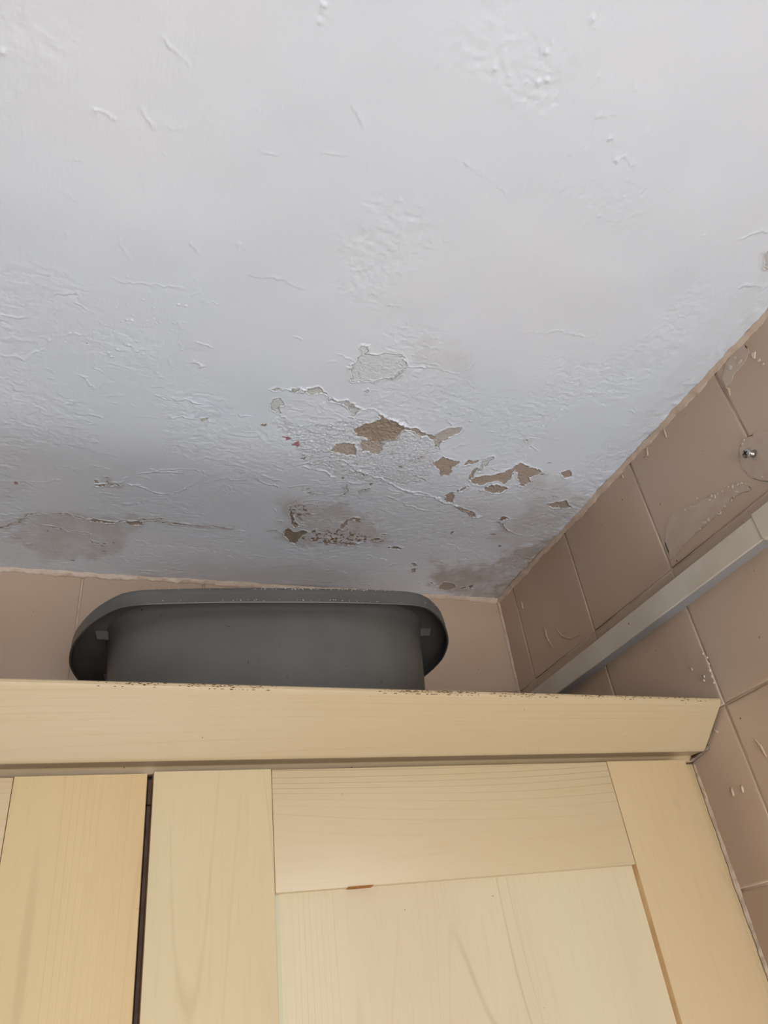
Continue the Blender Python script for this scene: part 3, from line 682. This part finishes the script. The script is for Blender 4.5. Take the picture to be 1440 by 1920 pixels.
box('sun_block_slab', (-1.9, XR + .0014, -1.01, YB + .0014, H + .006, H + .055), M['wallpaint'], ceil)  # unseen slab added to block sun leaking in at the ceiling edges

ZF = -CZ                                    # floor level, eye-relative
ft = .0015                                  # tiles stand proud of the grout
wall_right = tag(box('wall_right', (XR + ft, XR + .12, -1.13, YB + .12, ZF, H + .06), M['grout']), 'right wall of painted beige tiles', kind='structure')
wall_back = tag(box('wall_back', (-2.0, XR + ft, YB + ft, YB + .12, ZF, H + .06), M['grout']), 'back wall of painted beige tiles above the cabinets', kind='structure')
tag(box('wall_left', (-2.0, -1.9, -1.13, YB + ft, ZF, H + .06), M['wallpaint']), kind='structure')
tag(box('floor', (-2.0, XR + .12, -1.13, YB + .12, ZF - .05, ZF), M['floor']), kind='structure')
# wall behind the camera with the window the daylight comes through
bm = bmesh.new()
WX0, WX1, WZ0, WZ1 = -.45, .55, -1.0, .0
add_box(bm, -2.0, WX0, -1.13, -1.01, ZF, H + .06); add_box(bm, WX1, XR + ft, -1.13, -1.01, ZF, H + .06)
add_box(bm, WX0, WX1, -1.13, -1.01, ZF, WZ0); add_box(bm, WX0, WX1, -1.13, -1.01, WZ1, H + .06)
tag(bm_obj('wall_front', bm, M['wallpaint']), kind='structure')
bm = bmesh.new()
for (a, b_, c, d) in ((WX0, WX0 + .05, WZ0, WZ1), (WX1 - .05, WX1, WZ0, WZ1), (WX0 + .05, WX1 - .05, WZ0, WZ0 + .05), (WX0 + .05, WX1 - .05, WZ1 - .05, WZ1)):
    add_box(bm, a, b_, -1.10, -1.03, c, d)
win = tag(bm_obj('window_1', bm, M['frame']), kind='structure')

# ---- tiles
PITCH = .152
def tile_mesh(w, hgt):
    """one cushion-edged tile: face towards -x, lower corner at the origin, runs along +y and +z"""
    bm = bmesh.new(); g = .0011; e = .0024; t = ft
    def ring(i, x): return [(x, g + i, g + i), (x, w - g - i, g + i), (x, w - g - i, hgt - g - i), (x, g + i, hgt - g - i)]
    r = [ring(0, t), ring(0, .0006), ring(e * .4, .0002), ring(e, 0)]
    vr = loft(bm, r); bm.faces.new(vr[-1])
    bmesh.ops.recalc_face_normals(bm, faces=bm.faces)
    me = bpy.data.meshes.new('tile'); bm.to_mesh(me); bm.free(); me.materials.append(M['tile'])
    me.polygons.foreach_set('use_smooth', [True] * (len(me.polygons) - 1) + [False])
    return me
meshes = {}
def put_tile(parent, pos, w, hgt, back=False):
    key = (round(w, 4), round(hgt, 4))
    if key not in meshes: meshes[key] = tile_mesh(w, hgt)
    o = bpy.data.objects.new('tile', meshes[key]); scene.collection.objects.link(o); o.parent = parent
    o.location = Vector(pos) + OFF - world_loc(parent)
    if back: o.rotation_euler = (0, 0, -math.pi / 2)      # local -x faces the room (-y world), local +y runs to +x
    return o
cols = [(.8352, YB - .0010 - .8352)] + [(.8352 - PITCH * k, PITCH) for k in range(1, 9)]
for y0, w in cols:
    for r in range(6):
        z1 = .5112 - PITCH * r
        put_tile(wall_right, (XR, y0, z1 - PITCH), w, PITCH)
x_edges = [-.038 + PITCH * k for k in range(-4, 4)]
for x0 in x_edges:
    w = min(PITCH, XR - .001 - x0)
    for r in range(3):
        z1 = .5112 - PITCH * r
        o = put_tile(wall_back, (x0, YB, z1 - PITCH), w, PITCH)
        o.rotation_euler = (0, 0, 0)
        me = o.data
        key = ('b', round(w, 4))
        if key not in meshes:
            nm = me.copy()
            for v in nm.vertices: v.co = (v.co.y, v.co.x, v.co.z)
            nm.flip_normals(); meshes[key] = nm
        o.data = meshes[key]

# ---- painted sealant along the ceiling and in the corner
def bead(name, path, toward, up, size, seed, mat=None, parent=None, step=.003, amp=.35, conv=.25):
    """irregular fillet: path points run along the inner corner; legs lie along `toward` and `up`"""
    R_ = random.Random(seed); a, b_ = Vector(path[0]), Vector(path[1]); L = (b_ - a).length; n = max(2, int(L / step))
    t_, u_ = Vector(toward), Vector(up)
    ks = [R_.uniform(0, 6.28) for _ in range(8)]
    def nz(s, q): return sum(math.sin(s * f + ks[(i + q) % 8]) * w for i, (f, w) in enumerate(((31, .4), (83, .35), (211, .3), (590, .25), (1100, .15))))
    rings = []
    for i in range(n + 1):
        s = L * i / n; p = a.lerp(b_, i / n)
        s1 = size[0] * (1 + amp * nz(s, 0)); s2 = size[1] * (1 + amp * nz(s, 3)); m = conv * (1 + .3 * nz(s, 5))
        rings.append([p - t_ * .0004 - u_ * .0004, p + t_ * s1 - u_ * .0004, p + t_ * s1 + u_ * .0003, p + t_ * s1 * (.5 + m) + u_ * s2 * (.25 + m * .4),
                      p + t_ * s1 * (.25 + m * .4) + u_ * s2 * (.5 + m), p + u_ * s2 + t_ * .0003, p + u_ * s2 - t_ * .0004])
    bm = bmesh.new(); loft(bm, rings, True)
    return bm_obj(name, bm, mat or M['seal'], parent, tuple(a), True)
hz = H - .0004
tag(bead('trim_1', ((XR, 0, hz), (XR, YB, hz)), (0, 0, -1), (-1, 0, 0), (.0062, .0034), 1), 'painted sealant line between ceiling and right wall', kind='structure')
tag(bead('trim_2', ((-.7, YB, hz), (XR, YB, hz)), (0, 0, -1), (0, -1, 0), (.0060, .0040), 2), 'pale sealant line between ceiling and back wall', kind='structure')
tag(bead('trim_3', ((XR, YB, .165), (XR, YB, hz)), (-1, 0, 0), (0, -1, 0), (.0028, .0028), 3, amp=.2), 'sealant line in the back corner', kind='structure')
tag(bead('trim_4', ((XR, .5976, -.56), (XR, .5976, .171)), (-1, 0, 0), (0, -1, 0), (.0024, .0022), 4, M['seal_tile'], amp=.4), 'ragged sealant between filler strip and tiles', kind='structure')

# ---- smears and flecks of filler and paint on the tiles
def wall_pt(y, z, lift): return Vector((XR - lift, y / 1000, z / 1000))
def film_mesh(bm, pts, R_, lift=.0007, sub=9, jag=1.6):
    out = []
    n = len(pts)
    for k in range(n):
        a, b_ = pts[k], pts[(k + 1) % n]
        L = math.hypot(b_[0] - a[0], b_[1] - a[1]); m = max(2, int(L / 2.2))
        for i in range(m):
            t = i / m; out.append((a[0] + (b_[0] - a[0]) * t + R_.gauss(0, jag * .35), a[1] + (b_[1] - a[1]) * t + R_.gauss(0, jag * .35)))
    top = [bm.verts.new(wall_pt(y, z, lift)) for y, z in out]
    c = (sum(p[0] for p in out) / len(out), sum(p[1] for p in out) / len(out))
    bot = [bm.verts.new(wall_pt(y + (y - c[0]) * .012, z + (z - c[1]) * .012, -.0004)) for y, z in out]
    f = bm.faces.new(top)
    for k in range(len(out)):
        j = (k + 1) % len(out); bm.faces.new((top[k], top[j], bot[j], bot[k]))
    bmesh.ops.triangulate(bm, faces=[f], ngon_method='BEAUTY')
R5 = random.Random(5)
film_names = ['lighter film of filler under the flecked line', 'round lighter patch around the screw', 'pale patch of filler by the ceiling', 'greyish smear of filler on the joint']
for pts, lb in zip(FILM[:3], film_names):
    bm = bmesh.new(); film_mesh(bm, pts, R5); o = bm_obj('filler_smear', bm, M['film'], wall_right, tuple(wall_pt(pts[0][0], pts[0][1], 0))); tag(o, lb)
bm = bmesh.new()
for y, z, r in FLECK:
    n = 9; ph = R5.uniform(0, 6); st = R5.uniform(.45, .9); ang = R5.uniform(0, 3.14)
    pts = []
    for k in range(n):
        q = k * 2 * math.pi / n; rr = r * .75 * R5.uniform(.55, 1.25); a, b_ = rr * math.cos(q), rr * math.sin(q) * st
        pts.append((y + a * math.cos(ang) - b_ * math.sin(ang), z + a * math.sin(ang) + b_ * math.cos(ang)))
    top = [bm.verts.new(wall_pt(a, b_, .0013)) for a, b_ in pts]; bot = [bm.verts.new(wall_pt(y + (a - y) * 1.15, z + (b_ - z) * 1.15, .0003)) for a, b_ in pts]
    bm.faces.new(top)
    for k in range(n): bm.faces.new((top[k], top[(k + 1) % n], bot[(k + 1) % n], bot[k]))
tag(bm_obj('paint_flecks', bm, M['fleck'], wall_right, tuple(wall_pt(FLECK[0][0], FLECK[0][1], 0))), 'pale flecks of primer', kind='stuff')
for pts in RUN:
    q = [wall_pt(y, z, .0002) for y, z in pts]; fine = []
    for a, b_ in zip(q, q[1:]): fine += [a.lerp(b_, i / 5) for i in range(5)]
    fine.append(q[-1]); n = len(fine)
    bm = bmesh.new(); tube(bm, fine, [.0004 + .0010 * math.sin(math.pi * (i + .3) / n) for i in range(n)], 8)
    bm_obj('paint_run', bm, M['tile'], wall_right, tuple(q[0]), True)

# ---------------------------------------------------------------- cable trunking on the right wall
tr = empty('cable_trunking', (XR, .2, .3135), 'cream plastic mini trunking running level along the right tiled wall', 'trunking')
T0, T1, XT = -.30, YB - .004, XR - .016
box('trunking_base', (XR - .0145, XR - .0002, T0, T1, .3137, .3375), M['trunking_base'], tr)
bm = bmesh.new()                                            # snap-on lid, wraps front and returns a little underneath
prof = [(-.0161, .3150), (-.0161, .3140), (-.0146, .3140), (-.0146, .3136), (-.0164, .3136), (-.0168, .3139), (-.0168, .3378), (-.0160, .3385), (-.0060, .3385), (-.0060, .3379), (-.0157, .3379), (-.0160, .3370)]
loft(bm, [[Vector((XR + a, y, z)) for a, z in prof] for y in (T0, T1)], True)
autosmooth(bm_obj('lid', bm, M['trunking'], tr, (XR, T0, .3135)))
bm = bmesh.new(); cp = [(-.0172, .3122), (-.0172, .3395), (-.0001, .3395), (-.0001, .3389), (-.0166, .3389), (-.0166, .3128), (-.0001, .3128), (-.0001, .3122)]
loft(bm, [[Vector((XR + a * 1.05, y, z)) for a, z in cp] for y in (.345, .4005)], True)
bm_obj('coupler', bm, M['trunking'], tr, (XR, .345, .3122))
bm = bmesh.new(); bmesh.ops.create_cone(bm, cap_ends=True, segments=12, radius1=.0011, radius2=.0006, depth=.0008, matrix=Matrix.Translation((XT - .0010, .603, .3290)) @ Matrix.Rotation(-math.pi / 2, 4, 'Y'))
tag(bm_obj('paint_drip', bm, M['chip'], tr, (XT, .603, .329)), 'small brown spot')

# ---------------------------------------------------------------- screw in a wall plug
sc = empty('screw', (XR - .0007, .3819, .3998), 'small steel cross-head screw standing out of its plug in the right wall above the trunking', 'screw')
rx = Matrix.Rotation(-math.pi / 2, 4, 'Y')
c0 = Vector((XR, .3819, .3998))
bm = bmesh.new(); bmesh.ops.create_cone(bm, cap_ends=True, segments=24, radius1=.0040, radius2=.0036, depth=.0012, matrix=Matrix.Translation(c0 + Vector((-.0012, -.0012, 0))) @ rx)
bm_obj('wall_plug', bm, M['seal_dark'], sc, tuple(c0))
bm = bmesh.new()
bmesh.ops.create_cone(bm, cap_ends=True, segments=16, radius1=.0017, radius2=.0017, depth=.0075, matrix=Matrix.Translation(c0 + Vector((-.0050, 0, 0))) @ rx)
for k in range(6): bmesh.ops.create_cone(bm, cap_ends=True, segments=16, radius1=.0022, radius2=.0017, depth=.0007, matrix=Matrix.Translation(c0 + Vector((-.0022 - .001 * k, 0, 0))) @ rx)
bm_obj('shank', bm, M['steel'], sc, tuple(c0))
bm = bmesh.new()
pr = [(0, .0046), (-.0007, .0050), (-.0016, .0045), (-.0023, .0030), (-.0026, .0014)]
loft(bm, [[c0 + Vector((-.0086 + a, r * math.cos(k * math.pi / 12), r * math.sin(k * math.pi / 12))) for k in range(24)] for a, r in pr], True)
hd = bm_obj('head', bm, M['steel'], sc, tuple(c0 + Vector((-.0086, 0, 0))), True); autosmooth(hd, 60)
bm = bmesh.new()
add_box(bm, c0.x - .0114, c0.x - .0100, c0.y - .0026, c0.y + .0026, c0.z - .0006, c0.z + .0006)
add_box(bm, c0.x - .0114, c0.x - .0100, c0.y - .0006, c0.y + .0006, c0.z - .0026, c0.z + .0026)
bm_obj('cross_recess', bm, M['dark'], hd, tuple(c0 + Vector((-.0105, 0, 0))))

# ---------------------------------------------------------------- wall cabinets
DT = .018; ZT = .1692; ZB = -.545; CY = .5985                 # door thickness, door top and bottom, carcass front
def cabinet(x0, x1, door_x0, door_x1, sl, sr, label, mats, zt):
    """x0..x1 carcass, door_x0..door_x1 door; sl, sr stile widths"""
    c = empty('wall_cabinet', ((x0 + x1) / 2, YB - .002, ZB), label, 'cabinet', None)
    Y1 = YB - .0022
    box('side_panel', (x0, x0 + .018, CY + .0006, Y1, ZB, .1512 - .0012), M['carcass'], c)
    box('side_panel', (x1 - .018, x1, CY + .0006, Y1, ZB, .1512 - .0012), M['carcass'], c)
    box('top_panel', (x0, x1, CY, Y1, .1512, .1692), M['carcass'], c)
    box('bottom_panel', (x0 + .018, x1 - .018, CY, Y1, ZB, ZB + .018), M['carcass'], c)
    box('back_panel', (x0 + .018, x1 - .018, Y1 - .006, Y1, ZB + .018, .1510), M['carcass'], c)
    st_l, st_r, rl, pn = mats
    y0, y1 = FY, FY + DT
    door = box('door', (door_x0 + sl - .006, door_x1 - sr + .006, y0 + .0068, y1 - .002, ZB + .06, zt - .0881 + .006), pn, c)
    box('stile', (door_x0, door_x0 + sl, y0, y1, ZB, zt), [st_l, M['edge']], door, .0007, side=True)
    box('stile', (door_x1 - sr, door_x1, y0, y1, ZB, zt), [st_r, M['edge']], door, .0007, side=True)
    box('rail', (door_x0 + sl + .0002, door_x1 - sr - .0002, y0 + .0004, y1, zt - .0881, zt - .0003), rl, door, .0011)
    box('rail', (door_x0 + sl + .0002, door_x1 - sr - .0002, y0 + .0004, y1, ZB, ZB + .0881), rl, door, .0011)
    return c, door
cr, dr = cabinet(.0395, .5395, .0416, .5376, .0884, .0913, 'maple effect wall cabinet with shaker door, right unit against the tiled wall', (M['stile'], M['stile_c'], M['rail'], M['panel']), ZT)
cl, dl = cabinet(-.4605, .0390, -.4589, .0371, .0895, .0895, 'maple effect wall cabinet with shaker door, left unit cut by the left picture edge', (M['stile_b'], M['stile_b'], M['rail'], M['panel']), ZT - .0012)
tag(box('panel_groove', (.1302, .1342, FY + .0061, FY + .0070, ZB + .09, .0805), M['panel_edge'], dr), 'smooth grey-green strip beside the left stile')
tag(box('filler_strip', (.5397, XR - .0006, CY, CY + .018, ZB, .1710), M['stile_c'], cr, .0006), 'narrow strip closing the gap to the tiled wall')
bm = bmesh.new()                                             # chipped foil on the lower edge of the top rail
cpts = [(.185, 0), (.188, -.0006), (.191, -.0012), (.196, -.0010), (.201, -.0004), (.205, 0)]
t_ = [bm.verts.new((x, FY - .0001, .0815 + 0 * z)) for x, z in cpts]; b2 = [bm.verts.new((x, FY + .0003 - z, .0811 + z * .1)) for x, z in cpts]
lo = [bm.verts.new((x, FY + .0062, .0806 + z * .1)) for x, z in cpts]
for A, B in ((t_, b2), (b2, lo)):
    for k in range(len(cpts) - 1): bm.faces.new((A[k], A[k + 1], B[k + 1], B[k]))
tag(bm_obj('chip', bm, M['chip'], dr, (.18, FY, .081)), 'brown chip where the foil has broken')

# ---------------------------------------------------------------- cornice along the cabinet tops
co_ = [(.5995, .1722), (.5950, .1722), (.5945, .1730), (.5942, .1772), (.5935, .1778), (.5800, .1770), (.5765, .1764), (.5745, .1760), (.5730, .1766), (.5713, .1782),
       (.5690, .1805), (.5350, .2098), (.5322, .2125), (.5308, .2150), (.5310, .2168), (.5324, .2180), (.5345, .2183), (.5480, .2183), (.5995, .1890)]
bm = bmesh.new()
xs_ = [-.62, -.3, 0, .3, .5625]
def ctop(x, y, z):
    k = max(0, min(1, (z - .176) / .041)); return (x, y, z + k * (.0030 - .0070 * (x / .5625)))
rings = [[Vector(ctop(x, y, z)) for y, z in co_] for x in xs_]
loft(bm, rings, True)
cor = bm_obj('cornice', bm, M['cornice'], None, (0, .5995, .1716), True); autosmooth(cor, 28)
tag(cor, 'maple effect cornice moulding leaning outwards along the top of both wall cabinets', 'cornice')
bm = bmesh.new(); R6 = random.Random(11)
for k in range(430):
    c = R6.choice((.02, .075, .10, .235, .25, .265, .28, .33, .36, .42, .47, .52)); x = R6.gauss(c, .013)
    if not -.2 < x < .555: continue
    q = R6.uniform(0, 1) ** .7; y = .5310 + .0016 * (1 - q) + R6.uniform(-.0001, .0001)
    z = .2150 + .0028 * (1 - q) if R6.random() < .8 else .2138
    yy, zz = (.5309, z) if z < .2172 else (.5322 + R6.uniform(0, .002), .2181)
    X_, Y_, Z_ = ctop(x, yy, zz); s = R6.uniform(.00025, .0007)
    bmesh.ops.create_icosphere(bm, subdivisions=1, radius=s, matrix=Matrix.Translation((X_, Y_, Z_)) @ Matrix.Diagonal((R6.uniform(1, 3), .6, .6, 1)))
tag(bm_obj('dust', bm, M['dust'], cor, (0, .5310, .2168)), 'brown dust and dirt caught on the top edge', kind='stuff')
# dried sealant squeezed behind the cut end of the cornice
tag(bead('cornice_sealant', ((XR - .0002, .5985, .1725), (XR - .0002, .5700, .1770)), (-1, 0, 0), (0, 0, 1), (.0050, .0040), 9, M['seal_dark'], wall_right, .0015, .5), 'grey lump of old sealant')

# ---------------------------------------------------------------- washing-up bowl on top of the cabinets
TC = Vector((.165, .7330, 0)); YAW = -.111
tub = empty('washing_up_bowl', (TC.x, TC.y, .1694), 'dark grey plastic washing-up bowl with wide rim standing on top of the right cabinet', 'bowl')
cy_, sy_ = math.cos(YAW), math.sin(YAW)
QUARTER = [(.2, 0), (.1955, .037), (.1865, .065), (.171, .096), (.152, .1205), (.138, .1295), (.118, .1335), (.06, .1368), (0, .1375)]
def catmull(P, m=12):
    P = [Vector(p) for p in P]; out = []
    for i in range(len(P) - 1):
        p0 = P[i - 1] if i else Vector((P[1].x, -P[1].y)); p3 = P[i + 2] if i + 2 < len(P) else Vector((-P[-2].x, P[-2].y))
        for j in range(m):
            t = j / m; out.append(.5 * (2 * P[i] + (P[i + 1] - p0) * t + (2 * p0 - 5 * P[i] + 4 * P[i + 1] - p3) * t * t + (3 * P[i] - p0 - 3 * P[i + 1] + p3) * t ** 3))
    return out + [P[-1]]
QR = [(math.atan2(p.y / .1375, p.x / .2), math.hypot(p.x / .2, p.y / .1375)) for p in catmull(QUARTER)]
def rim_radius(t):
    t = abs(math.atan2(math.sin(t), math.cos(t))); t = min(t, math.pi - t)
    for (a0, r0), (a1, r1) in zip(QR, QR[1:]):
        if a0 <= t <= a1: return r0 + (r1 - r0) * (t - a0) / max(1e-9, a1 - a0)
    return 1.0
def plan(a, b, w, z, K=160):
    """closed outline: w = 0 body outline (rounded oblong), w = 1 rim outline"""
    out = []
    for k in range(K):
        t = 2 * math.pi * k / K; c, s = math.cos(t), math.sin(t)
        rs = (abs(c) ** 3.4 + abs(s) ** 3.4) ** (-1 / 3.4); r = rs + (rim_radius(t) - rs) * w
        x = a * r * c; y = b * r * s
        out.append(Vector((TC.x + x * cy_ - y * sy_, TC.y + x * sy_ + y * cy_, z)))
    return out
ZR = .345
body = [(.140, .094, 0, .1694), (.147, .101, 0, .1702), (.151, .105, 0, .1745), (.1535, .1085, 0, .20), (.158, .113, 0, .26), (.1625, .1175, 0, .330), (.1640, .1190, 0, .3405), (.1660, .1205, 0, .3425),
        (.1640, .1180, 0, .3432), (.1600, .1150, 0, .332), (.1555, .1105, 0, .26), (.151, .106, 0, .20), (.148, .1025, 0, .177), (.140, .095, 0, .1722)]
bm = bmesh.new(); loft(bm, [plan(*p) for p in body], True)
autosmooth(bm_obj('body', bm, M['tub'], tub, (TC.x, TC.y, .1694), True), 50)
rim = [(.1655, 0.1200, 0, .3418), (.1850, 0.1270, .8, .3416), (.1965, 0.1347, 1, .3402), (.1982, 0.1355, 1, .3380), (.1984, 0.1356, 1, .3300), (.1985, 0.1357, 1, .3284), (.2000, 0.1370, 1, .3283),
       (.2004, 0.1374, 1, .3290), (.2001, 0.1371, 1, .3298), (.1997, 0.1368, 1, .3304), (.1996, 0.1367, 1, .3400), (.1990, 0.1362, 1, .3432), (.1972, 0.1350, 1, .3448), (.1940, 0.1332, .8, .3454), (.1680, 0.1215, .1, .3448), (.1645, 0.1190, 0, .3436)]
bm = bmesh.new(); vr = loft(bm, [plan(*p) for p in rim]); K = len(vr[0])
for k in range(K): bm.faces.new((vr[-1][k], vr[-1][(k + 1) % K], vr[0][(k + 1) % K], vr[0][k]))
rimo = bm_obj('rim', bm, M['tub'], tub, (TC.x, TC.y, ZR), True); autosmooth(rimo, 50)
def loc2(x, y, z): return Vector((TC.x + x * cy_ - y * sy_, TC.y + x * sy_ + y * cy_, z))
for sx in (-1, 1):
    for ry in (-.052, .052):                                 # short webs under the end flanges
        bm = bmesh.new(); c = [(.1560, .3416), (.1730, .3416), (.1700, .3330), (.1570, .3325)]
        loft(bm, [[loc2(sx * a, ry + dy, z) for a, z in c] for dy in (-.0013, .0013)], True)
        bm_obj('rib', bm, M['tub'], tub, tuple(loc2(sx * .165, ry, .34)))
bm = bmesh.new(); R7 = random.Random(4)
for k in range(120):
    x = R7.gauss(.045, .055) if R7.random() < .75 else R7.uniform(-.14, .14); s = R7.uniform(.0002, .00048)
    tt = math.atan2(1, x / .1375 * .68); e = rim_radius(tt) * math.sin(tt)
    if R7.random() < .75: y, z = -.1362 * e, .3436 + R7.uniform(-.0010, .0008)
    else: y, z = -.1374 * e, .3305 + R7.uniform(-.0006, .0012)
    bmesh.ops.create_icosphere(bm, subdivisions=1, radius=s, matrix=Matrix.Translation(loc2(x, y, z)))
tag(bm_obj('dust', bm, M['white_dust'], tub, (TC.x, TC.y - .13, ZR)), 'white specks of fallen paint', kind='stuff')
